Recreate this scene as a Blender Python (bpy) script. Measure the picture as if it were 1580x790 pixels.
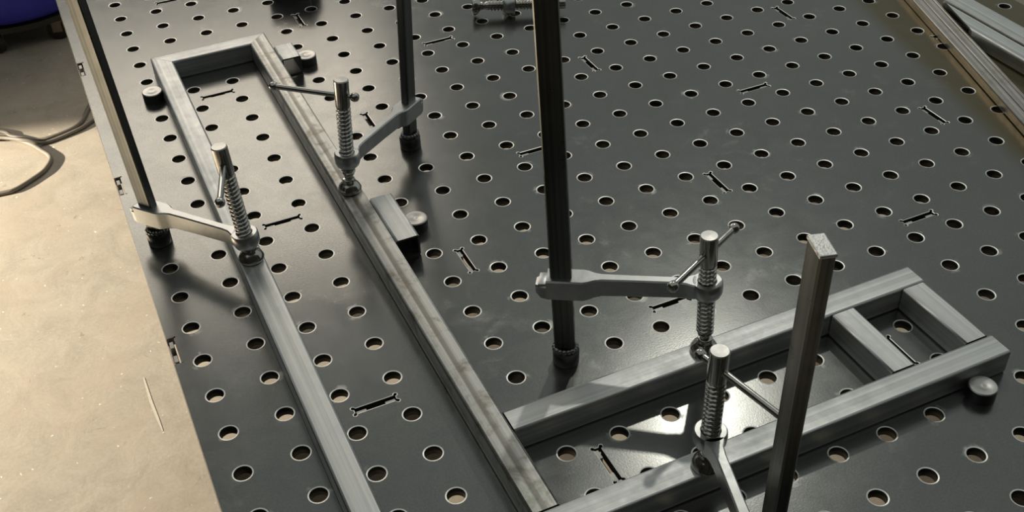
import bpy, bmesh, math, random
from mathutils import Vector, Matrix
from mathutils.geometry import delaunay_2d_cdt

random.seed(7)
for o in list(bpy.data.objects):
    bpy.data.objects.remove(o, do_unlink=True)
scene = bpy.context.scene
COL = scene.collection
PI = math.pi
T = 0.90            # height of the table top above the floor
S = 0.0508          # two inch hole pitch
IN = 0.0254

# ------------------------------------------------------------------ camera
cam_data = bpy.data.cameras.new('camera')
cam = bpy.data.objects.new('camera', cam_data)
COL.objects.link(cam)
R = ((0.90757277, -0.41871422, -0.03146523),
     (-0.28408176, -0.55711378, -0.78033441),
     (0.3092074, 0.71714896, -0.62457037))
cm = Matrix(((R[0][0], -R[1][0], -R[2][0], -0.03482955),
             (R[0][1], -R[1][1], -R[2][1], -0.77281072),
             (R[0][2], -R[1][2], -R[2][2], 0.7260241 + T),
             (0, 0, 0, 1)))
cam.matrix_world = cm
cam_data.sensor_fit = 'HORIZONTAL'
cam_data.sensor_width = 36.0
cam_data.lens = 1733.4956 / 1580 * 36.0
cam_data.clip_start = 0.02
cam_data.clip_end = 60
scene.camera = cam

# ------------------------------------------------------------------ world, lamps, exposure
world = bpy.data.worlds.new('world')
scene.world = world
world.use_nodes = True
bg = world.node_tree.nodes['Background']
bg.inputs[0].default_value = (0.93, 1.0, 0.95, 1)
bg.inputs[1].default_value = 0.275

scene.view_settings.view_transform = 'Standard'
scene.view_settings.look = 'None'
scene.view_settings.gamma = 1.0
scene.view_settings.exposure = 0.0
scene.view_settings.use_curve_mapping = False


def area_light(name, loc, target, sx, sy, power, color):
    d = bpy.data.lights.new(name, 'AREA')
    d.shape = 'RECTANGLE'
    d.size, d.size_y = sx, sy
    d.energy = power
    d.color = color
    o = bpy.data.objects.new(name, d)
    COL.objects.link(o)
    o.location = loc
    o.rotation_euler = (Vector(target) - Vector(loc)).to_track_quat('-Z', 'Y').to_euler()
    return o


LAMP_A = (0.25, 3.60, T + 2.0)      # warm lamp past the far end of the table
FLOOR_SPOT = (-2.60, 2.24, 0.86)        # added low spot, no lamp known; lights the bare floor and under the table
LAMP_B = (1.50, 1.30, T + 2.0)      # small bright lamp, ahead and to the right
area_light('warm_panel_light', LAMP_A, (0.0, 1.2, 0.6), 2.0, 1.0, 17, (1.0, 0.87, 0.72))
sd = bpy.data.lights.new('floor_fill_spot', 'SPOT')
sd.energy = 1230
sd.color = (1.0, 0.925, 0.77)
sd.spot_size = math.radians(70)  # cone edge set to draw the dark boundary on the floor
sd.spot_blend = 0.06
sd.shadow_soft_size = 0.04
so = bpy.data.objects.new('floor_fill_spot', sd)
COL.objects.link(so)
so.location = FLOOR_SPOT
so.rotation_euler = Vector((0.658, -0.471, -0.588)).to_track_quat('-Z', 'Y').to_euler()
area_light('work_lamp_light', LAMP_B, (0.35, -0.2, T), 0.06, 0.06, 4.6, (1.0, 0.97, 0.86))


# ------------------------------------------------------------------ node materials
def new_mat(name):
    m = bpy.data.materials.new(name)
    m.use_nodes = True
    nt = m.node_tree
    b = nt.nodes['Principled BSDF']
    return m, nt, b


def N(nt, t, **kw):
    n = nt.nodes.new(t)
    for k, v in kw.items():
        if k in n.inputs:
            n.inputs[k].default_value = v
        else:
            setattr(n, k, v)
    return n


def ramp(nt, fac, stops, interp='LINEAR'):
    r = nt.nodes.new('ShaderNodeValToRGB')
    r.color_ramp.interpolation = interp
    el = r.color_ramp.elements
    while len(el) < len(stops):
        el.new(0.5)
    for e, (p, c) in zip(el, stops):
        e.position = p
        e.color = c if len(c) == 4 else (*c, 1)
    nt.links.new(fac, r.inputs[0])
    return r


def g(v):
    return (v, v, v)


def coords(nt, scale=(1, 1, 1), kind='Object'):
    tc = nt.nodes.new('ShaderNodeTexCoord')
    mp = nt.nodes.new('ShaderNodeMapping')
    mp.inputs['Scale'].default_value = scale
    nt.links.new(tc.outputs[kind], mp.inputs[0])
    return mp.outputs[0]


def noise(nt, vec, scale, detail=4, rough=0.55, dist=0.0):
    n = nt.nodes.new('ShaderNodeTexNoise')
    n.inputs['Scale'].default_value = scale
    n.inputs['Detail'].default_value = detail
    n.inputs['Roughness'].default_value = rough
    n.inputs['Distortion'].default_value = dist
    nt.links.new(vec, n.inputs['Vector'])
    return n.outputs['Fac']


def mix_rgb(nt, fac, a, b, blend='MIX'):
    m = nt.nodes.new('ShaderNodeMix')
    m.data_type = 'RGBA'
    m.blend_type = blend
    for sock, v in ((m.inputs[0], fac), (m.inputs[6], a), (m.inputs[7], b)):
        if isinstance(v, (int, float)):
            sock.default_value = v
        elif isinstance(v, tuple):
            sock.default_value = v if len(v) == 4 else (*v, 1)
        else:
            nt.links.new(v, sock)
    return m.outputs[2]


def bump(nt, height, strength, distance, b):
    n = nt.nodes.new('ShaderNodeBump')
    n.inputs['Strength'].default_value = strength
    n.inputs['Distance'].default_value = distance
    nt.links.new(height, n.inputs['Height'])
    nt.links.new(n.outputs[0], b.inputs['Normal'])


def steel(name, c0, c1, r0, r1, scale=(1, 1, 1), nscale=40, metallic=1.0, bump_s=0.0, bump_scale=600):
    m, nt, b = new_mat(name)
    v = coords(nt, scale)
    f = noise(nt, v, nscale, 5, 0.6)
    c = ramp(nt, f, [(0.3, c0), (0.7, c1)])
    nt.links.new(c.outputs[0], b.inputs['Base Color'])
    rr = ramp(nt, f, [(0.3, g(r0)), (0.7, g(r1))])
    nt.links.new(rr.outputs[0], b.inputs['Roughness'])
    b.inputs['Metallic'].default_value = metallic
    if bump_s:
        bump(nt, noise(nt, coords(nt), bump_scale, 3, 0.6), bump_s, 0.0004, b)
    return m


def make_table_mat():
    m, nt, b = new_mat('mill_scale_plate')
    v = coords(nt)
    big = noise(nt, v, 3.2, 5, 0.6, 0.4)
    fine = noise(nt, v, 560, 3, 0.7)
    mid = noise(nt, v, 26, 6, 0.65, 0.6)
    dust = noise(nt, v, 9, 8, 0.72, 0.8)
    base = ramp(nt, big, [(0.3, (0.21, 0.216, 0.21)), (0.7, (0.245, 0.25, 0.242))])
    c = mix_rgb(nt, 0.10, base.outputs[0], ramp(nt, fine, [(0.35, g(0.10)), (0.65, g(0.62))]).outputs[0])
    spots = ramp(nt, dust, [(0.55, g(0.0)), (0.74, g(0.9))])
    spk = ramp(nt, mid, [(0.5, g(0.0)), (0.72, g(1.0))])
    mul = mix_rgb(nt, 1.0, spots.outputs[0], spk.outputs[0], 'MULTIPLY')
    c2 = mix_rgb(nt, mul, c, (0.42, 0.42, 0.40))
    # browner strip along the right side of the plate, under the loose stock
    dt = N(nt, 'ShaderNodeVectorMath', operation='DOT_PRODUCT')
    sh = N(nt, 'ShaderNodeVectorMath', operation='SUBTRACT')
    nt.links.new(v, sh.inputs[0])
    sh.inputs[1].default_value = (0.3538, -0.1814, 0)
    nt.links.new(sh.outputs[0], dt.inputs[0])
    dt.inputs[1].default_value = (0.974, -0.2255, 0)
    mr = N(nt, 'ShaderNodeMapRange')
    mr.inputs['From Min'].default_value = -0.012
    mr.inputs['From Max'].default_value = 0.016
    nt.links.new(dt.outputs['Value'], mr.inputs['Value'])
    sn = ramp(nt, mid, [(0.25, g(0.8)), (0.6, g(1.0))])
    brown_strip = mix_rgb(nt, 1.0, mr.outputs[0], sn.outputs[0], 'MULTIPLY')
    c2 = mix_rgb(nt, brown_strip, c2, (0.185, 0.155, 0.088))
    # pale grinding dust smeared beside some of the holes (2 inch lattice)
    sc = N(nt, 'ShaderNodeVectorMath', operation='MULTIPLY')
    nt.links.new(v, sc.inputs[0])
    sc.inputs[1].default_value = (1 / S, 1 / S, 0)
    ad = N(nt, 'ShaderNodeVectorMath', operation='ADD')
    nt.links.new(sc.outputs[0], ad.inputs[0])
    ad.inputs[1].default_value = (100.0, 100.0, 0)
    fr = N(nt, 'ShaderNodeVectorMath', operation='FRACTION')
    nt.links.new(ad.outputs[0], fr.inputs[0])
    sb = N(nt, 'ShaderNodeVectorMath', operation='SUBTRACT')
    nt.links.new(fr.outputs[0], sb.inputs[0])
    sb.inputs[1].default_value = (0.5, 0.5, 0)
    ln = N(nt, 'ShaderNodeVectorMath', operation='LENGTH')
    nt.links.new(sb.outputs[0], ln.inputs[0])
    near = ramp(nt, ln.outputs['Value'], [(0.165, g(1)), (0.19, g(0.9)), (0.27, g(0))])
    blot = ramp(nt, noise(nt, v, 36, 3, 0.6, 0.3), [(0.60, g(0)), (0.70, g(0.75))])
    smear = mix_rgb(nt, 1.0, near.outputs[0], blot.outputs[0], 'MULTIPLY')
    c2 = mix_rgb(nt, smear, c2, (0.62, 0.62, 0.60))
    nt.links.new(c2, b.inputs['Base Color'])
    ro = ramp(nt, mid, [(0.3, g(0.19)), (0.7, g(0.25))])
    r2 = mix_rgb(nt, smear, mix_rgb(nt, mul, ro.outputs[0], g(0.42)), g(0.6))
    nt.links.new(r2, b.inputs['Roughness'])
    b.inputs['Metallic'].default_value = 0.92
    bump(nt, fine, 0.20, 0.0002, b)
    return m


def make_floor_mat():
    m, nt, b = new_mat('concrete_floor')
    v = coords(nt)
    big = noise(nt, v, 1.6, 6, 0.6, 0.5)
    mid = noise(nt, v, 11, 8, 0.68, 0.7)
    fine = noise(nt, v, 150, 4, 0.7)
    c = ramp(nt, big, [(0.3, (0.38, 0.315, 0.23)), (0.55, (0.46, 0.385, 0.285)), (0.75, (0.43, 0.37, 0.275))])
    c2 = mix_rgb(nt, 0.6, c.outputs[0], ramp(nt, mid, [(0.28, (0.30, 0.25, 0.18)), (0.62, (0.51, 0.43, 0.33))]).outputs[0])
    c3 = mix_rgb(nt, 0.18, c2, ramp(nt, fine, [(0.3, g(0.2)), (0.7, g(0.58))]).outputs[0])
    fl = ramp(nt, noise(nt, v, 90, 2, 0.5), [(0.71, g(0)), (0.75, g(1))])
    c4 = mix_rgb(nt, fl.outputs[0], c3, (0.85, 0.80, 0.70))
    pk = ramp(nt, noise(nt, v, 5.5, 5, 0.7, 0.5), [(0.45, g(0)), (0.65, g(0.55))])
    c4 = mix_rgb(nt, pk.outputs[0], c4, (0.455, 0.365, 0.28))
    dk = ramp(nt, noise(nt, v, 26, 4, 0.65, 1.4), [(0.29, g(0.8)), (0.35, g(0))])
    c5 = mix_rgb(nt, dk.outputs[0], c4, (0.30, 0.25, 0.18))
    nt.links.new(c5, b.inputs['Base Color'])
    b.inputs['Roughness'].default_value = 0.75
    b.inputs['Specular IOR Level'].default_value = 0.275
    bump(nt, mid, 0.25, 0.004, b)
    return m


def make_tube_mat(name, dark, light, seam, r0=0.26, r1=0.42, grime=0.0, axis=1, stripe=False):
    """cold rolled tube: long streaks along local Y"""
    m, nt, b = new_mat(name)
    sc = [210, 210, 210]
    sc[axis] = 1.3
    v = coords(nt, tuple(sc))
    st = noise(nt, v, 1.0, 4, 0.6)
    c = ramp(nt, st, [(0.36, dark), (0.64, light)])
    out = c.outputs[0]
    if stripe:
        tc = nt.nodes.new('ShaderNodeTexCoord')
        sx = nt.nodes.new('ShaderNodeSeparateXYZ')
        nt.links.new(tc.outputs['Object'], sx.inputs[0])
        mr = N(nt, 'ShaderNodeMapRange')
        mr.inputs['From Min'].default_value = -0.0127
        mr.inputs['From Max'].default_value = 0.0127
        nt.links.new(sx.outputs['X'], mr.inputs['Value'])
        band = ramp(nt, mr.outputs[0], [(0.36, g(0)), (0.42, g(0.75)), (0.56, g(0.55)), (0.62, g(0))])
        out = mix_rgb(nt, band.outputs[0], out, (0.20, 0.185, 0.165))
        # green paint smear near the front end of the tube
        my = N(nt, 'ShaderNodeMapRange')
        my.inputs['From Max'].default_value = 0.06
        nt.links.new(sx.outputs['Y'], my.inputs['Value'])
        gy = ramp(nt, my.outputs[0], [(0.05, g(0)), (0.25, g(1)), (0.55, g(0))])
        gn2 = ramp(nt, noise(nt, coords(nt), 90, 4, 0.6), [(0.42, g(0)), (0.62, g(0.6))])
        out = mix_rgb(nt, mix_rgb(nt, 1.0, gy.outputs[0], gn2.outputs[0], 'MULTIPLY'), out, (0.10, 0.20, 0.09))
    if grime:
        gn = noise(nt, coords(nt, (1, 1, 1)), 38, 7, 0.7, 0.5)
        gm = ramp(nt, gn, [(0.50, g(0)), (0.68, g(grime))])
        out = mix_rgb(nt, gm.outputs[0], out, seam)
    nt.links.new(out, b.inputs['Base Color'])
    fn = noise(nt, coords(nt), 60, 5, 0.6)
    rr = ramp(nt, fn, [(0.3, g(r0)), (0.7, g(r1))])
    nt.links.new(rr.outputs[0], b.inputs['Roughness'])
    b.inputs['Metallic'].default_value = 1.0
    bump(nt, st, 0.05, 0.0004, b)
    return m


M = {}
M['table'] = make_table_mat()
M['edge'] = steel('ground_hole_edge', (0.80, 0.79, 0.76), (0.96, 0.95, 0.92), 0.38, 0.5, nscale=120, metallic=1.0)
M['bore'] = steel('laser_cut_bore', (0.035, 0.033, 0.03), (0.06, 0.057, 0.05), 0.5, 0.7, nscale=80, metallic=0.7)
M['rib'] = steel('rib_steel', (0.16, 0.155, 0.15), (0.24, 0.235, 0.225), 0.45, 0.6, nscale=20)
M['tab'] = steel('tab_steel', (0.42, 0.42, 0.40), (0.58, 0.57, 0.55), 0.38, 0.55, nscale=90)
M['floor'] = make_floor_mat()
M['tube'] = make_tube_mat('cold_rolled_tube', (0.56, 0.575, 0.575), (0.82, 0.83, 0.82), (0.2, 0.16, 0.11), 0.42, 0.54)
M['tube_end'] = steel('sawn_tube_end', (0.12, 0.12, 0.115), (0.2, 0.2, 0.19), 0.5, 0.65)
M['tube_dirty'] = make_tube_mat('stained_tube', (0.46, 0.46, 0.44), (0.72, 0.71, 0.68), (0.20, 0.165, 0.12), 0.38, 0.52, 0.75, 1, True)
M['tube_old'] = make_tube_mat('dull_stock', (0.42, 0.40, 0.37), (0.78, 0.75, 0.71), (0.20, 0.15, 0.10), 0.36, 0.48, 0.35)
M['bar'] = make_tube_mat('black_clamp_bar', (0.11, 0.115, 0.11), (0.20, 0.205, 0.195), (0.3, 0.3, 0.28), 0.26, 0.40, 0.0, 2)
M['zinc'] = steel('zinc_casting', (0.56, 0.57, 0.57), (0.70, 0.71, 0.70), 0.32, 0.42, nscale=90)
M['chrome'] = steel('plated_screw', (0.50, 0.48, 0.45), (0.62, 0.60, 0.56), 0.13, 0.22, nscale=60)
M['weld'] = steel('weld_metal', (0.22, 0.22, 0.215), (0.36, 0.36, 0.35), 0.22, 0.36, nscale=200)
M['foot'] = steel('dark_foot', (0.10, 0.10, 0.098), (0.17, 0.17, 0.165), 0.3, 0.45, nscale=60)
M['pin_side'] = steel('pin_side', (0.10, 0.10, 0.097), (0.17, 0.17, 0.165), 0.35, 0.5, nscale=50)
M['pin_top'] = steel('pin_turned_face', (0.55, 0.54, 0.52), (0.72, 0.71, 0.69), 0.3, 0.45, nscale=70)
M['saw_cut'] = steel('saw_cut_end', (0.50, 0.50, 0.49), (0.85, 0.85, 0.84), 0.35, 0.5, nscale=260, bump_s=0.9, bump_scale=500)
M['hose'] = steel('rubber_hose', (0.16, 0.135, 0.105), (0.24, 0.205, 0.165), 0.5, 0.6, nscale=20, metallic=0.0)
M['blue'] = steel('blue_plastic', (0.02, 0.02, 0.30), (0.03, 0.03, 0.40), 0.4, 0.5, nscale=8, metallic=0.0)
M['black'] = steel('black_rubber', (0.02, 0.018, 0.015), (0.035, 0.03, 0.025), 0.55, 0.7, nscale=20, metallic=0.0)
M['caster'] = steel('dull_caster_steel', (0.20, 0.17, 0.12), (0.30, 0.26, 0.2), 0.5, 0.6, nscale=20, metallic=0.5)
M['wall'] = steel('dim_panel_wall', (0.025, 0.024, 0.021), (0.036, 0.034, 0.03), 0.8, 0.9, nscale=2, metallic=0.0)
M['chalk'] = steel('chalk', (0.56, 0.51, 0.41), (0.66, 0.60, 0.49), 0.9, 0.95, nscale=300, metallic=0.0)
M['lamp_body'] = steel('lamp_housing', (0.5, 0.5, 0.5), (0.6, 0.6, 0.6), 0.5, 0.6, metallic=0.0)


# ------------------------------------------------------------------ mesh helpers
class MB:
    def __init__(self):
        self.v, self.f, self.m, self.s = [], [], [], []

    def add(self, verts, faces, mat=0, smooth=False, mx=None):
        o = len(self.v)
        for p in verts:
            p = Vector(p)
            if mx is not None:
                p = mx @ p
            self.v.append(tuple(p))
        for f in faces:
            self.f.append([i + o for i in f])
            self.m.append(mat)
            self.s.append(smooth)

    def box(self, x0, x1, y0, y1, z0, z1, mat=0, mx=None):
        vs = [(x, y, z) for z in (z0, z1) for y in (y0, y1) for x in (x0, x1)]
        self.add(vs, [(0, 2, 3, 1), (4, 5, 7, 6), (0, 1, 5, 4), (1, 3, 7, 5), (3, 2, 6, 7), (2, 0, 4, 6)], mat, False, mx)

    def cbox(self, x0, x1, y0, y1, z0, z1, c, mat=0, mx=None):
        """box whose twelve edges are chamfered"""
        bm = bmesh.new()
        bmesh.ops.create_cube(bm, size=1.0)
        for v in bm.verts:
            v.co = Vector(((x0 + x1) / 2 + v.co.x * (x1 - x0), (y0 + y1) / 2 + v.co.y * (y1 - y0), (z0 + z1) / 2 + v.co.z * (z1 - z0)))
        bmesh.ops.bevel(bm, geom=bm.edges[:], offset=c, segments=2, affect='EDGES', profile=0.5)
        bm.verts.index_update()
        self.add([v.co.copy() for v in bm.verts], [[v.index for v in f.verts] for f in bm.faces], mat, False, mx)
        bm.free()

    def lathe(self, prof, seg=32, mat=0, smooth=True, mx=None, mats=None, closed=False):
        vs, fs = [], []
        n = len(prof)
        for (r, z) in prof:
            for k in range(seg):
                a = 2 * PI * k / seg
                vs.append((r * math.cos(a), r * math.sin(a), z))
        rng = n if closed else n - 1
        for i in range(rng):
            j = (i + 1) % n
            ff = []
            for k in range(seg):
                k2 = (k + 1) % seg
                ff.append((i * seg + k, i * seg + k2, j * seg + k2, j * seg + k))
            fs.append((ff, mats[i] if mats else mat))
        for idx, (ff, mm) in enumerate(fs):
            if idx == 0:
                self.add(vs, ff, mm, smooth, mx)
                base = len(self.v) - len(vs)
            else:
                for f in ff:
                    self.f.append([i + base for i in f])
                    self.m.append(mm)
                    self.s.append(smooth)

    def tube(self, pts, r, seg=10, mat=0, cap=True):
        pts = [Vector(p) for p in pts]
        rings = []
        up = Vector((0, 0, 1))
        for i, p in enumerate(pts):
            d = (pts[min(i + 1, len(pts) - 1)] - pts[max(i - 1, 0)]).normalized()
            u = up if abs(d.dot(up)) < 0.95 else Vector((1, 0, 0))
            a = d.cross(u).normalized()
            b = d.cross(a).normalized()
            rings.append([p + r * (math.cos(2 * PI * k / seg) * a + math.sin(2 * PI * k / seg) * b) for k in range(seg)])
        vs = [q for ring in rings for q in ring]
        fs = []
        for i in range(len(pts) - 1):
            for k in range(seg):
                k2 = (k + 1) % seg
                fs.append((i * seg + k, i * seg + k2, (i + 1) * seg + k2, (i + 1) * seg + k))
        if cap:
            fs.append(list(range(seg))[::-1])
            fs.append([(len(pts) - 1) * seg + k for k in range(seg)])
        self.add(vs, fs, mat, True)

    def mesh(self, name, mats, fix=True):
        me = bpy.data.meshes.new(name)
        me.from_pydata(self.v, [], self.f)
        for mm in mats:
            me.materials.append(mm)
        me.polygons.foreach_set('material_index', self.m)
        me.polygons.foreach_set('use_smooth', self.s)
        me.update()
        if fix:
            bm = bmesh.new()
            bm.from_mesh(me)
            bmesh.ops.recalc_face_normals(bm, faces=bm.faces[:])
            bm.to_mesh(me)
            bm.free()
        return me

    def build(self, name, mats, parent=None, loc=None, fix=True, sharp=None):
        if not isinstance(mats, (list, tuple)):
            mats = [mats]
        me = self.mesh(name, mats, fix)
        if sharp:
            me.set_sharp_from_angle(angle=math.radians(sharp))
        o = bpy.data.objects.new(name, me)
        COL.objects.link(o)
        if parent is not None:
            o.parent = parent
        if loc is not None:
            o.location = loc
        return o


def tag(o, label=None, cat=None, group=None, kind=None):
    if label:
        o['label'] = label
    if cat:
        o['category'] = cat
    if group:
        o['group'] = group
    if kind:
        o['kind'] = kind
    return o


def empty(name, loc=(0, 0, 0), mx=None):
    o = bpy.data.objects.new(name, None)
    COL.objects.link(o)
    o.empty_display_size = 0.05
    if mx is not None:
        o.matrix_world = mx
    else:
        o.location = loc
    return o


# ------------------------------------------------------------------ setting: floor, walls
mb = MB()
mb.box(-4, 6, -3, 8, -0.1, 0)
tag(mb.build('floor', M['floor']), kind='structure')

# dim wall of the workshop behind the photographer
mb = MB()
mb.box(-4, 6, -2.0, -1.9, 0, 4.0)
tag(mb.build('wall_front', M['wall']), kind='structure')
mb = MB()
mb.box(-3.6, -3.5, -1.9, 7.5, 0, 4.0)
tag(mb.build('wall_left', M['wall']), kind='structure')

# ------------------------------------------------------------------ welding table
table = empty('welding_table', (0.5842, 0.2794, 0))
tag(table, 'dark steel welding table drilled with rows of round holes and slots', 'table')
TL = Vector((0.5842, 0.2794, 0))
X0, X1 = -0.5 * S, 23.5 * S
Y0, Y1 = -12.5 * S, 23.5 * S
TH = 0.0095


def slot_outline(cx, cy, along_x, seg=8):
    """dog-bone slot, counter-clockwise"""
    hl, hw, rr = 0.0202, 0.0041, 0.0024
    pts = []
    corners = [(hl, hw, 0), (-hl, hw, PI / 2), (-hl, -hw, PI), (hl, -hw, 1.5 * PI)]
    for (x, y, a0) in corners:
        # bulge of 270 degrees round the corner
        for k in range(seg + 1):
            a = a0 - PI / 4 - PI * 0.0 + (k / seg) * 1.5 * PI - PI / 4 + 0.0
            pts.append((x + rr * math.cos(a), y + rr * math.sin(a)))
    # the arcs above start on the side wall and end on the long wall
    out = []
    for (x, y) in pts:
        out.append((cx + x, cy + y) if along_x else (cx - y, cy + x))
    return out


def plate():
    verts2, edges, loops = [], [], []

    def loop(pts):
        o = len(verts2)
        idx = []
        for p in pts:
            idx.append(len(verts2))
            verts2.append(Vector(p))
        n = len(idx)
        for i in range(n):
            edges.append((idx[i], idx[(i + 1) % n]))
        return idx
    HR, CH = 0.00795, 0.0012
    seg = 28
    holes = []
    for i in range(24):
        for j in range(-12, 24):
            cx, cy = i * S, j * S
            near = True
            holes.append((cx, cy))
    hloops = []
    for (cx, cy) in holes:
        hloops.append(loop([(cx + (HR + CH) * math.cos(2 * PI * k / seg), cy + (HR + CH) * math.sin(2 * PI * k / seg)) for k in range(seg)]))
    sl = []
    for a in range(0, 4):
        for b in range(-2, 4):
            x, y = 2.5 + 6 * a, 4.5 + 6 * b
            if -12 < y < 23:
                sl.append((x, y, True))
    for a in range(0, 3):
        for b in range(-2, 4):
            x, y = 5.5 + 6 * a, 1.5 + 6 * b
            if -12 < y < 23:
                sl.append((x, y, False))
    sloops = [loop(slot_outline(x * S, y * S, ax)) for (x, y, ax) in sl]
    # outer edge with notches on the left and right sides
    out = [(X0, Y0), (X1, Y0)]
    ny = [y for y in (-10.5, -4.5, 1.5, 7.5, 13.5, 19.5)]
    nd, nh = 0.0068, 0.0196
    for y in ny:
        c = y * S
        out += [(X1, c - nh), (X1 - nd, c - nh), (X1 - nd - 0.0015, c - nh - 0.0008), (X1 - nd - 0.0022, c - nh + 0.0012), (X1 - nd, c - nh + 0.0024),
                (X1 - nd, c + nh - 0.0024), (X1 - nd - 0.0022, c + nh - 0.0012), (X1 - nd - 0.0015, c + nh + 0.0008), (X1 - nd, c + nh), (X1, c + nh)]
    out += [(X1, Y1), (X0, Y1)]
    for y in ny[::-1]:
        c = y * S
        out += [(X0, c + nh), (X0 + nd, c + nh), (X0 + nd + 0.0015, c + nh + 0.0008), (X0 + nd + 0.0022, c + nh - 0.0012), (X0 + nd, c + nh - 0.0024),
                (X0 + nd, c - nh + 0.0024), (X0 + nd + 0.0022, c - nh + 0.0012), (X0 + nd + 0.0015, c - nh - 0.0008), (X0 + nd, c - nh), (X0, c - nh)]
    oloop = loop(out)
    res = delaunay_2d_cdt(verts2, edges, [], 0, 1e-7)
    rv, rf, orig = res[0], res[2], res[3]
    # map each source vertex to output index
    mapping = {}
    for oi, srcs in enumerate(orig):
        for s_ in srcs:
            mapping[s_] = oi
    loop_of = {}
    for li, lp in enumerate(hloops + sloops):
        for v in lp:
            loop_of[mapping[v]] = li
    nh_ = len(hloops)
    outer_set = {mapping[v] for v in oloop}
    tris = []

    def in_notch(c):
        for y in ny:
            if abs(c[1] - y * S) < nh + 0.0012:
                if c[0] < X0 + nd + 0.003 or c[0] > X1 - nd - 0.003:
                    return True
        return False
    slot_polys = [[verts2[v] for v in lp] for lp in sloops]

    def inside(p, poly):
        r = False
        j = len(poly) - 1
        for i in range(len(poly)):
            a, b2 = poly[i], poly[j]
            if (a.y > p[1]) != (b2.y > p[1]) and p[0] < (b2.x - a.x) * (p[1] - a.y) / (b2.y - a.y) + a.x:
                r = not r
            j = i
        return r
    opoly = [verts2[v] for v in oloop]
    for t in rf:
        ls = {loop_of.get(v, -1) for v in t}
        c = sum((rv[v] for v in t), Vector((0, 0))) / 3
        if len(ls) == 1:
            l0 = next(iter(ls))
            if 0 <= l0 < nh_:
                continue
            if l0 >= nh_ and inside(c, slot_polys[l0 - nh_]):
                continue
            if l0 == -1 and not inside(c, opoly):
                continue
        elif -1 in ls and in_notch(c) and not inside(c, opoly):
            continue
        tris.append(list(t))
    mbp = MB()
    zt, zb = T, T - TH
    n2 = len(rv)
    mbp.add([(p.x, p.y, zt) for p in rv], tris, 0)
    mbp.add([(p.x, p.y, zb) for p in rv], [t[::-1] for t in tris], 0)
    # bores: chamfer ring, wall, lower rim
    for li, lp in enumerate(hloops):
        cx, cy = holes[li]
        top = [(rv[mapping[v]].x, rv[mapping[v]].y, zt) for v in lp]
        k = len(top)
        ch = [(cx + HR * math.cos(2 * PI * q / k), cy + HR * math.sin(2 * PI * q / k), zt - 0.00022) for q in range(k)]
        lo = [(cx + HR * math.cos(2 * PI * q / k), cy + HR * math.sin(2 * PI * q / k), zb) for q in range(k)]
        lo2 = [(p[0], p[1], zb) for p in top]
        f1 = [(q, (q + 1) % k, k + (q + 1) % k, k + q) for q in range(k)]
        mbp.add(top + ch, f1, 1)
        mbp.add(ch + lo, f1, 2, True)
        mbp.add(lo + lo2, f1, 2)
    for lp in sloops:
        top = [(rv[mapping[v]].x, rv[mapping[v]].y, zt) for v in lp]
        k = len(top)
        md = []
        for q in range(k):
            a_, c_ = Vector(top[q - 1][:2]), Vector(top[(q + 1) % k][:2])
            t_ = (c_ - a_).normalized()
            md.append((top[q][0] - t_.y * 0.0008, top[q][1] + t_.x * 0.0008, zt - 0.0002))
        lo = [(p[0], p[1], zb) for p in md]
        f1 = [(q, (q + 1) % k, k + (q + 1) % k, k + q) for q in range(k)]
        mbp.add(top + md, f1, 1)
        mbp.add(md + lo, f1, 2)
    top = [(rv[mapping[v]].x, rv[mapping[v]].y, zt) for v in oloop]
    k = len(top)
    md = [(p[0], p[1], zt - 0.0009) for p in top]
    lo = [(p[0], p[1], zb) for p in top]
    f1 = [(q, (q + 1) % k, k + (q + 1) % k, k + q) for q in range(k)]
    mbp.add(top + md, f1, 1)
    mbp.add(md + lo, f1, 0)
    mbp.v = [(a - TL.x, b - TL.y, c) for (a, b, c) in mbp.v]
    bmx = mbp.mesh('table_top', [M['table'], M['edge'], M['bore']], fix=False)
    bm = bmesh.new()
    bm.from_mesh(bmx)
    bmesh.ops.remove_doubles(bm, verts=bm.verts[:], dist=1e-6)
    bmesh.ops.recalc_face_normals(bm, faces=bm.faces[:])
    bm.to_mesh(bmx)
    bm.free()
    o = bpy.data.objects.new('table_top', bmx)
    COL.objects.link(o)
    o.parent = table
    return sl, ny


slots, notch_ys = plate()


def tpart(mbuf, name, mat):
    mbuf.v = [(a - TL.x, b - TL.y, c) for (a, b, c) in mbuf.v]
    return mbuf.build(name, mat, table)


# ribs below the plate, tabs showing in the slots
for y in (-7.5, -1.5, 4.5, 10.5, 16.5, 22.5):
    mb = MB()
    mb.box(X0 + 0.012, X1 - 0.012, y * S - 0.0015, y * S + 0.0032, T - TH - 0.10, T - TH - 0.0003)
    tpart(mb, 'rib', M['rib'])
for x in (5.5, 11.5, 17.5):
    mb = MB()
    mb.box(x * S - 0.0032, x * S + 0.0015, Y0 + 0.012, Y1 - 0.012, T - TH - 0.10, T - TH - 0.0003)
    tpart(mb, 'rib', M['rib'])
for x0, x1 in ((X0 + 0.0008, X0 + 0.0055), (X1 - 0.0055, X1 - 0.0008)):
    mb = MB()
    mb.box(x0, x1, Y0, Y1, T - TH - 0.14, T - TH - 0.0003)
    tpart(mb, 'side_skirt', M['rib'])
for y0, y1 in ((Y0 + 0.002, Y0 + 0.0067), (Y1 - 0.0067, Y1 - 0.002)):
    mb = MB()
    mb.box(X0 + 0.006, X1 - 0.006, y0, y1, T - TH - 0.14, T - TH - 0.0003)
    tpart(mb, 'end_skirt', M['rib'])
tabmesh = {}
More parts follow.
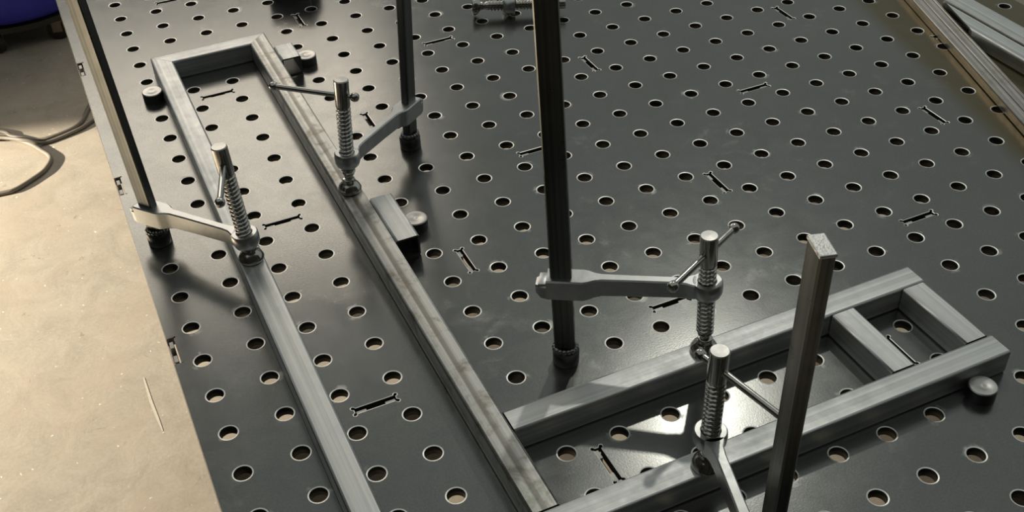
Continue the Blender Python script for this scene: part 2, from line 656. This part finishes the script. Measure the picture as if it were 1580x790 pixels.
for key, ax in (('x', True), ('y', False)):
    mb = MB()
    if ax:
        mb.box(-0.0046, 0.0046, -0.0031, 0.0004, -0.012, 0, 0)
    else:
        mb.box(-0.0031, 0.0004, -0.0046, 0.0046, -0.012, 0, 0)
    tabmesh[key] = mb.mesh('tab', [M['tab']])
for (x, y, ax) in slots:
    for s in (-1, 1):
        o = bpy.data.objects.new('tab', tabmesh['x' if ax else 'y'])
        COL.objects.link(o)
        o.parent = table
        dx, dy = (s * 0.0136, 0) if ax else (0, s * 0.0136)
        o.location = (x * S + dx - TL.x, y * S + dy - TL.y, T - 0.0016)
for y in notch_ys:
    for s in (-1, 1):
        for xx in (X0 + 0.0045, X1 - 0.0030):
            o = bpy.data.objects.new('tab', tabmesh['y'])
            COL.objects.link(o)
            o.parent = table
            o.location = (xx - TL.x, y * S + s * 0.0105 - TL.y, T - 0.0016)
for lx in (X0 + 0.16, X1 - 0.16):
    for ly in (Y0 + 0.12, Y1 - 0.08):
        mb = MB()
        mb.cbox(lx - 0.038, lx + 0.038, ly - 0.038, ly + 0.038, 0.012, T - TH - 0.001, 0.005)
        mb.box(lx - 0.06, lx + 0.06, ly - 0.06, ly + 0.06, 0, 0.012)
        tpart(mb, 'leg', M['rib'])


# ------------------------------------------------------------------ square tubes
def rrect(w, h, r, seg=4):
    pts = []
    for (cx, cz, a0) in ((w / 2 - r, h / 2 - r, 0), (-w / 2 + r, h / 2 - r, PI / 2), (-w / 2 + r, -h / 2 + r, PI), (w / 2 - r, -h / 2 + r, 1.5 * PI)):
        for k in range(seg + 1):
            a = a0 + k / seg * PI / 2
            pts.append((cx + r * math.cos(a), cz + r * math.sin(a)))
    return pts


def tube_mesh(w, h, length, k0=0.0, k1=0.0, wall=0.0016, r=0.0024, caps_mat=1):
    """hollow tube along local Y, base on z=0, centred in x; the ends are sheared by k (mitre)"""
    out = rrect(w, h, r)
    inn = rrect(w - 2 * wall, h - 2 * wall, max(r - wall, 0.0006))
    n = len(out)
    m = MB()
    vs = []
    for prof in (out, inn):
        for (y, k) in ((0, k0), (length, k1)):
            vs += [(x, y + k * x, z + h / 2) for (x, z) in prof]
    o0, o1, i0, i1 = 0, n, 2 * n, 3 * n
    fs_o = [(o0 + a, o0 + (a + 1) % n, o1 + (a + 1) % n, o1 + a) for a in range(n)]
    fs_i = [(i0 + a, i0 + (a + 1) % n, i1 + (a + 1) % n, i1 + a) for a in range(n)]
    c0 = [(o0 + a, o0 + (a + 1) % n, i0 + (a + 1) % n, i0 + a) for a in range(n)]
    c1 = [(o1 + a, o1 + (a + 1) % n, i1 + (a + 1) % n, i1 + a) for a in range(n)]
    m.add(vs, fs_o, 0, True)
    for a in range(4, n, 5):
        m.s[a] = False
    for fs in (fs_i, c0, c1):
        for f in fs:
            m.f.append(list(f))
            m.m.append(1)
            m.s.append(False)
    return m


def tube_obj(name, label, x, y, z, rotz, w, h, length, mats, k0=0, k1=0, cat='steel tube', group=None, wall=0.0016, r=0.0024):
    m = tube_mesh(w, h, length, k0, k1, wall, r)
    o = m.build(name, mats, None, (x, y, z))
    o.rotation_euler = (0, 0, rotz)
    tag(o, label, cat, group)
    return o


GAP = 0.0004
XL, XM = 0.0635 + IN / 2, 0.1905 + IN / 2
YE = 0.6234
YLOW = -0.2794          # centre line of the front tube
tube_obj('square_tube', 'long square steel tube along the table\'s left edge, under the left clamp pad',
         XL, -0.2667 + GAP, T, 0, IN, IN, YE - IN / 2 + 0.2667 - GAP, [M['tube'], M['tube_end']], 0, -1.0, group='square tubes laid out as a frame')
tube_obj('square_tube', 'long stained square steel tube in mid table, brown smears on top',
         XM, -0.2667 + GAP, T, 0, IN, IN, YE - IN / 2 + 0.2667 - GAP, [M['tube_dirty'], M['tube_end']], 0, 1.0, group='square tubes laid out as a frame')
# short mitred far end (runs along X): local Y -> world X
tube_obj('square_tube', 'short mitred square tube closing the far end of the long narrow frame',
         0.0635 + IN / 2 + GAP, YE - IN / 2, T, -PI / 2, IN, IN, 0.1270 - 2 * GAP, [M['tube'], M['tube_end']], 1.0, -1.0, group='square tubes laid out as a frame')
tube_obj('square_tube', 'square tube butted against the stained tube, with a patch of bright light on its top',
         0.2159 + GAP, -0.1693, T, -PI / 2, IN, IN, 0.6466 - 0.2159, [M['tube'], M['tube_end']], group='square tubes laid out as a frame')
tube_obj('square_tube', 'front square tube at bottom right, held by the nearest clamp and a round pin',
         0.0635, YLOW, T, -PI / 2, IN, IN, 0.6490 - 0.0635, [M['tube'], M['tube_end']], group='square tubes laid out as a frame')
tube_obj('square_tube', 'short square cross tube closing the right end of the ladder-like frame',
         0.6337, -0.2662, T, 0, IN, IN, 0.0834, [M['tube'], M['tube_end']], group='square tubes laid out as a frame')
tube_obj('square_tube', 'short square cross tube beside the slot, second rung from the right end',
         0.5520, -0.2662, T, 0, IN, IN, 0.0834, [M['tube'], M['tube_end']], group='square tubes laid out as a frame')
# spacer offcuts between tube and pins
tube_obj('tube_offcut', 'tiny square tube offcut wedged between stained tube and far round pin',
         0.2286 + GAP, 0.5360, T, 0, IN, IN, 0.0402, [M['tube'], M['tube_end']], cat='offcut', group='tube offcuts used as spacers', wall=0.002)
tube_obj('tube_offcut', 'longer square tube offcut wedged between stained tube and middle round pin',
         0.2286 + GAP, 0.1070, T, 0, IN, IN, 0.0836, [M['tube'], M['tube_end']], cat='offcut', group='tube offcuts used as spacers', wall=0.002)


# ------------------------------------------------------------------ stop pins
def pin_mesh(seed):
    m = MB()
    r = 0.0126
    m.lathe([(0.0, -0.011), (0.0070, -0.011), (0.0077, -0.010), (0.0077, 0.0), (r, 0.0001), (r, 0.0118), (r - 0.0009, 0.0127),
             (0.0050, 0.0128), (0.0035, 0.0122), (0.0012, 0.0126), (0.0, 0.0126)], 36, mats=[0, 0, 0, 0, 0, 1, 1, 1, 1, 1])
    return m.mesh('stop_pin', [M['pin_side'], M['pin_top']])


pm = pin_mesh(0)
pm.set_sharp_from_angle(angle=math.radians(35))
for (i, j, lab) in ((1, 11, 'round steel stop pin outside the long left tube, near the far corner'),
                    (5, 11, 'round steel stop pin behind the tiny tube offcut at far end'),
                    (5, 3, 'round steel stop pin touching the longer tube offcut in mid table'),
                    (12, -6, 'round steel stop pin at the right end of the front tube')):
    o = bpy.data.objects.new('stop_pin', pm)
    COL.objects.link(o)
    o.location = (i * S, j * S, T)
    o.rotation_euler = (0, 0, i + j)
    tag(o, lab, 'pin', 'round stop pins set in table holes')


# ------------------------------------------------------------------ clamps
def screw_mesh(L, zb, zt, knob=0.030, plain_end=False):
    """threaded spindle standing at x = L"""
    m = MB()
    mx = Matrix.Translation((L, 0, 0))
    rm, rn, pitch = 0.0078, 0.0063, 0.0046
    z0, z1 = zb + 0.021, zt - knob
    seg = 24
    prof = [(0.0, rn), (0.16, rn), (0.36, rm), (0.64, rm), (0.84, rn), (1.0, rn)]

    def rad(u):
        u -= math.floor(u)
        for (a, ra), (b, rb) in zip(prof, prof[1:]):
            if a <= u <= b:
                return ra + (rb - ra) * (u - a) / (b - a)
        return rn
    rows = int((z1 - z0) / pitch * 10)
    vs = []
    for i in range(rows + 1):
        z = z0 + (z1 - z0) * i / rows
        fade = min(1.0, i / 6, (rows - i) / 6)
        for k in range(seg):
            a = 2 * PI * k / seg
            r = rn + (rad(z / pitch - k / seg) - rn) * fade
            vs.append((r * math.cos(a), r * math.sin(a), z))
    fs = []
    for i in range(rows):
        for k in range(seg):
            k2 = (k + 1) % seg
            fs.append((i * seg + k, i * seg + k2, (i + 1) * seg + k2, (i + 1) * seg + k))
    m.add(vs, fs, 0, True, mx)
    # plain knob with slightly domed face
    m.lathe([(rn, z1 - 0.0006), (0.0076, z1), (0.0078, z1 + 0.0012), (0.0078, zt - 0.0010), (0.0070, zt), (0.0, zt + 0.0002)], 28, 0, True, mx,
            mats=[0, 0, 0, 1, 1])
    # neck and collar that enters the pad
    m.lathe([(rn, z0 + 0.0005), (0.0062, z0 - 0.001), (0.0046, z0 - 0.0035), (0.0046, z0 - 0.007), (0.0060, z0 - 0.0075), (0.0060, zb + 0.009), (0.0, zb + 0.009)],
            20, 0, True, mx)
    return m


def swivel_pad(L, zb):
    m = MB()
    m.lathe([(0.0, 0.0), (0.0116, 0.0), (0.0127, 0.0010), (0.0129, 0.0028), (0.0122, 0.0046), (0.0108, 0.0074), (0.0086, 0.0098), (0.0070, 0.0112), (0.0066, 0.0126),
             (0.0066, 0.0150), (0.0058, 0.0157), (0.0, 0.0157)], 32)
    return m


def arm_mesh(L, za):
    m = MB()
    sec = [(-0.0225, 0.0060, -0.0075, -0.0165), (-0.0180, 0.0090, -0.0062, -0.0200), (-0.0128, 0.0100, -0.0060, -0.0208), (-0.0126, 0.0100, 0.0, -0.0210),
           (0.0190, 0.0100, 0.0, -0.0212), (0.0235, 0.0088, 0.0, -0.0206), (0.0290, 0.0062, 0.0, -0.0198), (0.0350, 0.0048, 0.0, -0.0190),
           (0.0600, 0.0044, 0.0, -0.0184), (L - 0.0260, 0.0044, 0.0, -0.0178), (L - 0.0180, 0.0052, 0.0, -0.0172), (L - 0.0120, 0.0078, 0.0, -0.0160), (L - 0.0092, 0.0086, 0.0, -0.0150)]
    c = 0.0012
    vs, fs = [], []
    for (x, w, zt, zb) in sec:
        zt, zb = za + zt, za + zb
        vs += [(x, -w, zb + c), (x, -w, zt - c), (x, -w + c, zt), (x, w - c, zt), (x, w, zt - c), (x, w, zb + c), (x, w - c, zb), (x, -w + c, zb)]
    for i in range(len(sec) - 1):
        for k in range(8):
            k2 = (k + 1) % 8
            fs.append((i * 8 + k, i * 8 + k2, i * 8 + 8 + k2, i * 8 + 8 + k))
    fs.append(list(range(8)))
    fs.append([(len(sec) - 1) * 8 + k for k in range(8)])
    m.add(vs, fs, 0, False)
    # raised ledge at the back jaw
    m.cbox(-0.0200, -0.0128, -0.0085, 0.0085, za - 0.0135, za - 0.0040, 0.0010)
    return m


def ring_mesh(L, za):
    m = MB()
    prof = [(0.0084, 0.0), (0.0124, 0.0), (0.0134, -0.0012), (0.0138, -0.0060), (0.0134, -0.0110), (0.0118, -0.0150), (0.0100, -0.0166), (0.0084, -0.0166)]
    m.lathe([(r, z + za) for r, z in prof], 36, 0, True, Matrix.Translation((L, 0, 0)), closed=True)
    return m


def handle_mesh(L, zp, ang, e0, e1):
    m = MB()
    d = Vector((math.cos(ang), math.sin(ang), 0))
    c = Vector((L, 0, zp))
    m.tube([c + d * e0, c + d * (e0 * 0.5 + e1 * 0.5), c + d * e1], 0.0030, 14)
    for e in (e0, e1):
        q = (d if e > 0 else -d)
        rot = Vector((0, 0, 1)).rotation_difference(q).to_matrix().to_4x4()
        mx = Matrix.Translation(c + d * e) @ rot
        m.lathe([(0.0030, -0.0045), (0.0042, -0.0034), (0.0048, -0.0010), (0.0047, 0.0012), (0.0036, 0.0032), (0.0016, 0.0040), (0.0, 0.0041)], 18, 0, True, mx)
    return m


def bar_mesh(length, rough_top):
    m = MB()
    hx, hy, c = 0.0095, 0.0048, 0.0012
    prof = [(-hx, -hy + c), (-hx + c, -hy), (hx - c, -hy), (hx, -hy + c), (hx, hy - c), (hx - c, hy), (-hx + c, hy), (-hx, hy - c)]
    n = len(prof)
    vs = [(x, y, 0.012) for x, y in prof] + [(x, y, length + (0.0006 * math.sin(i * 2.4) if rough_top else 0)) for i, (x, y) in enumerate(prof)]
    m.add(vs, [(a, (a + 1) % n, n + (a + 1) % n, n + a) for a in range(n)] + [list(range(n))], 0)
    m.f.append([n + a for a in range(n)])
    m.m.append(1)
    m.s.append(False)
    if rough_top:      # burr of the torch cut
        m.cbox(-hx - 0.0004, hx + 0.0004, -hy - 0.0004, hy + 0.0004, length - 0.0016, length + 0.0008, 0.0007, 1)
    return m


def weld_mesh():
    m = MB()
    rnd = random.Random(3)
    for k in range(16):
        a = 2 * PI * k / 16
        x, y = 0.0098 * math.cos(a), 0.0078 * math.sin(a)
        r = 0.0026 + 0.0006 * rnd.random()
        prof = [(0.0, r * 0.9), (r * 0.55, r * 0.72), (r * 0.95, r * 0.25), (r * 1.02, -r * 0.3), (r * 0.8, -r * 0.8)]
        m.lathe(prof, 10, 0, True, Matrix.Translation((x, y, 0.0165)))
    return m


def clamp(label, foot, pad, tilt, bar_len, za, zt, handle, rough=False, lying=None):
    """foot, pad: plan positions; tilt: lean of the bar away from the screw; handle: (world angle, end, end)"""
    if lying is None:
        fx, fy = foot
        dx, dy = pad[0] - fx, pad[1] - fy
        L0 = math.hypot(dx, dy)
        ang = math.atan2(dy, dx)
        mxw = Matrix.Translation((fx, fy, T)) @ Matrix.Rotation(ang, 4, 'Z') @ Matrix.Rotation(-tilt, 4, 'Y')
        zp = IN + 0.0002
        # local point that lands on the pad contact
        inv = (Matrix.Rotation(-tilt, 4, 'Y')).inverted()
        loc = inv @ Vector((L0, 0, zp))
        L, zb = loc.x, loc.z
    else:
        mxw, L, zb = lying
        ang = 0
    root = empty('bar_clamp', mx=mxw)
    tag(root, label, 'clamp', 'bar clamps with threaded screws')
    un = Matrix.Rotation(tilt, 4, 'Y')
    m = MB()
    m.lathe([(0.0, -0.0105), (0.0068, -0.0105), (0.0074, -0.0095), (0.0074, 0.0), (0.0120, 0.0002), (0.0123, 0.0008), (0.0123, 0.0130), (0.0112, 0.0150), (0.0, 0.0158)], 32)
    o = m.build('foot', M['foot'], root, sharp=40)
    if lying is None:
        o.matrix_local = un
    weld_mesh().build('weld_bead', M['weld'], root)
    b = bar_mesh(bar_len, rough).build('bar', [M['bar'], M['saw_cut'] if rough else M['bar']], root)
    a = arm_mesh(L, za).build('arm', M['zinc'], root, sharp=30)
    ring_mesh(L, za).build('screw_ring', M['zinc'], a, sharp=40)
    sc = screw_mesh(L, zb, zt).build('screw', [M['chrome'], M['pin_top']], root, sharp=30)
    handle_mesh(L, zt - 0.018, handle[0] - ang, handle[1], handle[2]).build('handle', M['chrome'], sc, sharp=50)
    p = swivel_pad(L, zb).build('swivel_pad', M['chrome'], root)
    if lying is None:
        p.matrix_local = Matrix.Translation((L, 0, zb)) @ un
    else:
        p.matrix_local = Matrix.Translation((L, 0, zb))
    return root


clamp('leftmost bar clamp, standing at the table\'s left edge and pressing on the left tube', (0, 5 * S), (0.0765, 0.1470), 0.078, 0.43, 0.0480, 0.1470,
      (math.atan2(0.081, 0.0222), -0.071, 0.014))
clamp('far bar clamp pressing on the stained mid tube, handle pointing left', (6 * S, 6 * S), (0.2032, 0.2160), 0.095, 0.40, 0.0590, 0.1430,
      (math.atan2(-0.0603, 0.0699), -0.078, 0.0145))
clamp('tallest-looking bar clamp in the middle, its dark post running out of the picture top', (6 * S, -2 * S), (0.4090, -0.1693), 0.040, 0.48, 0.1015, 0.1500,
      (math.atan2(0.432, 0.902), -0.054, 0.041))
clamp('nearest bar clamp, its post with a bright cut top in front of the ladder frame', (6 * S, -8 * S), (0.3390, -0.2840), 0.0, 0.348, 0.0670, 0.1520,
      (math.atan2(-0.978, 0.207), -0.019, 0.075), rough=True)
# fifth clamp lying on the far side of the table
zax = Vector((0.914, -0.406, 0)).normalized()
xax = Vector((-zax.y * -1, zax.x * -1, 0))
xax = Vector((-0.406, -0.914, 0)).normalized()
yax = zax.cross(xax)
ring_w = Vector((0.556, 0.556, T + 0.0150))
Ly = 0.128
org = ring_w - xax * Ly - zax * 0.062
mxl = Matrix(((xax.x, yax.x, zax.x, org.x), (xax.y, yax.y, zax.y, org.y), (xax.z, yax.z, zax.z, org.z), (0, 0, 0, 1)))
clamp('bar clamp lying on its side at the far edge of the picture', None, None, 0.0, 0.36, 0.0640, 0.135, (0.03, -0.045, 0.045), lying=(mxl, Ly, 0.004))

# dark block standing just past the top of the picture: it mirrors in the plate
tube_obj('steel_block', 'dark steel box section standing past the far end of the frame', 0.275, 0.805, T, -0.52 - PI / 2, 0.06, 0.055, 0.062, [M['foot'], M['tube_end']], cat='block', wall=0.004, r=0.004)

# ------------------------------------------------------------------ loose stock at the right
tube_obj('stock_tube', 'wide steel tube lying along the right table edge, outermost of the stock', 1.0995, -0.55, T, 0, 0.0330, 0.0190, 0.834, [M['tube'], M['tube_end']],
         cat='steel tube', group='loose stock at the right edge', wall=0.0025, r=0.0028)
tube_obj('stock_tube', 'steel tube between the slanting bars and the outermost stock tube', 1.0638, -0.55, T, 0, 0.0270, 0.0190, 0.785, [M['tube'], M['tube_end']], 0, 3.04,
         cat='steel tube', group='loose stock at the right edge', wall=0.0025, r=0.0028)
bd = math.radians(-108.2)
bdir = Vector((math.cos(bd), math.sin(bd), 0))
bper = Vector((-bdir.y, bdir.x, 0))      # points to the right (+x)
pL = Vector((1.0525, 0.3090, 0))         # left edge of the slanting bars


def slant(name, label, off, w, h, ln):
    c = pL + bper * (off + w / 2)
    start = c - bdir * 0.62
    return tube_obj(name, label, start.x, start.y, T, bd - PI / 2, w, h, ln, [M['tube_old'], M['tube_end']],
                    cat='steel bar', group='slanting bars lying beside the stock tubes', wall=0.0014, r=0.0016)


# the outermost tube starts where the slanting bars cross its line
slant('stock_bar', 'leftmost slanting steel bar at the right, its brown side facing the holes', 0.0, 0.0136, 0.0127, 1.30)
slant('stock_bar', 'middle slanting steel bar with brownish dull top', 0.0142, 0.0128, 0.0125, 1.30)
slant('stock_bar', 'thin right-hand slanting steel bar beside the brownish one', 0.0278, 0.0046, 0.0118, 1.30)

# ------------------------------------------------------------------ floor things at the left
hz = 0.006


def spline(ctrl, n=14):
    pts = [Vector(p) for p in ctrl]
    out = []
    for i in range(len(pts) - 1):
        p0, p1, p2, p3 = pts[max(i - 1, 0)], pts[i], pts[i + 1], pts[min(i + 2, len(pts) - 1)]
        for k in range(n):
            t = k / n
            out.append(0.5 * ((2 * p1) + (p2 - p0) * t + (2 * p0 - 5 * p1 + 4 * p2 - p3) * t * t + (3 * p1 - p0 - 3 * p2 + p3) * t ** 3))
    out.append(pts[-1])
    return out


mb = MB()
mb.tube(spline([(0.10, 2.50, hz), (-0.0138, 2.2544, hz), (-0.0526, 2.1696, hz), (-0.1003, 2.1383, hz), (-0.1697, 2.1304, hz), (-0.232, 2.1849, hz), (-0.2622, 2.2266, hz + 0.002), (-0.42, 2.36, hz)]), hz, 10)
tag(mb.build('cable', M['hose']), 'brown cable curving away under the table from the floor at left', 'cable')
mb = MB()
mb.tube(spline([(0.16, 2.30, hz), (-0.0178, 2.1667, hz), (-0.0656, 2.134, hz), (-0.1533, 2.1085, hz), (-0.20, 2.117, 0.022), (-0.27, 2.165, 0.024), (-0.42, 2.23, 0.024)]), hz * 0.85, 10)
tag(mb.build('cable', M['hose']), 'thinner cable lying just in front of the one under the table', 'cable')
mb = MB()
mb.tube(spline([(-0.40, 2.29, hz), (-0.265, 2.1947, hz), (-0.2029, 2.1368, hz), (-0.1679, 2.072, hz), (-0.1505, 2.0209, hz), (-0.1714, 1.9702, hz),
                (-0.2074, 1.9389, hz), (-0.2502, 1.9122, hz), (-0.2899, 1.9103, hz), (-0.45, 1.93, hz)]), hz, 10)
tag(mb.build('cable', M['hose']), 'cable loop bulging to the right on the bare concrete at left', 'cable')

# blue drum on a dolly
dr = empty('drum_dolly', (-0.13, 2.95, 0))
tag(dr, 'black wheeled dolly in shadow below the blue drum', 'dolly')
mb = MB()
mb.lathe([(0.0, 0.066), (0.25, 0.066), (0.262, 0.069), (0.262, 0.086), (0.25, 0.088), (0.0, 0.088)], 40)
mb.build('deck', M['black'], dr, sharp=40)
for k, a in enumerate((-1.95, -1.15, -0.2, 1.6, 2.6)):
    cx, cy = 0.235 * math.cos(a), 0.235 * math.sin(a)
    w = MB()
    mx = Matrix.Translation((cx, cy, 0.034)) @ Matrix.Rotation(a + 0.9, 4, 'Z') @ Matrix.Rotation(PI / 2, 4, 'X')
    w.lathe([(0.0, -0.012), (0.028, -0.012), (0.034, -0.009), (0.034, 0.009), (0.028, 0.012), (0.0, 0.012)], 24, 0, True, mx)
    wheel = w.build('caster_wheel', M['black'], dr, sharp=40)
    f = MB()
    mx2 = Matrix.Translation((cx, cy, 0)) @ Matrix.Rotation(a + 0.9, 4, 'Z')
    f.box(-0.014, 0.014, -0.017, -0.0135, 0.028, 0.066, 0, mx2)
    f.box(-0.014, 0.014, 0.0135, 0.017, 0.028, 0.066, 0, mx2)
    f.box(-0.018, 0.018, -0.02, 0.02, 0.061, 0.066, 0, mx2)
    f.build('caster_fork', M['caster'], wheel)
mb = MB()
prof = [(0.0, 0.1315), (0.235, 0.1315), (0.262, 0.140), (0.278, 0.158), (0.284, 0.185), (0.284, 0.40), (0.290, 0.415), (0.290, 0.435), (0.284, 0.45), (0.284, 0.56), (0.290, 0.575),
        (0.290, 0.595), (0.284, 0.61), (0.284, 0.70), (0.272, 0.745), (0.255, 0.76), (0.0, 0.76)]
mb.lathe(prof, 56)
d = mb.build('drum', M['blue'], None, (-0.13, 2.95, -0.042), sharp=40)
tag(d, 'dark blue plastic drum at the top left corner, beyond the table', 'drum')

# chalk line on the concrete, part of the floor
mb = MB()
cl = [Vector(p) for p in ((-0.0792, 1.0743, 0.0006), (-0.0786, 0.9978, 0.0006), (-0.0754, 0.9466, 0.0006), (-0.0729, 0.9067, 0.0006))]
vs = []
for i, p in enumerate(cl):
    w = (0.0016, 0.0030, 0.0026, 0.0012)[i]
    vs += [p + Vector((-w, 0, 0)), p + Vector((w, 0, 0))]
mb.add(vs, [(2 * i, 2 * i + 1, 2 * i + 3, 2 * i + 2) for i in range(len(cl) - 1)])
ch = mb.build('chalk_mark', M['chalk'], bpy.data.objects['floor'])
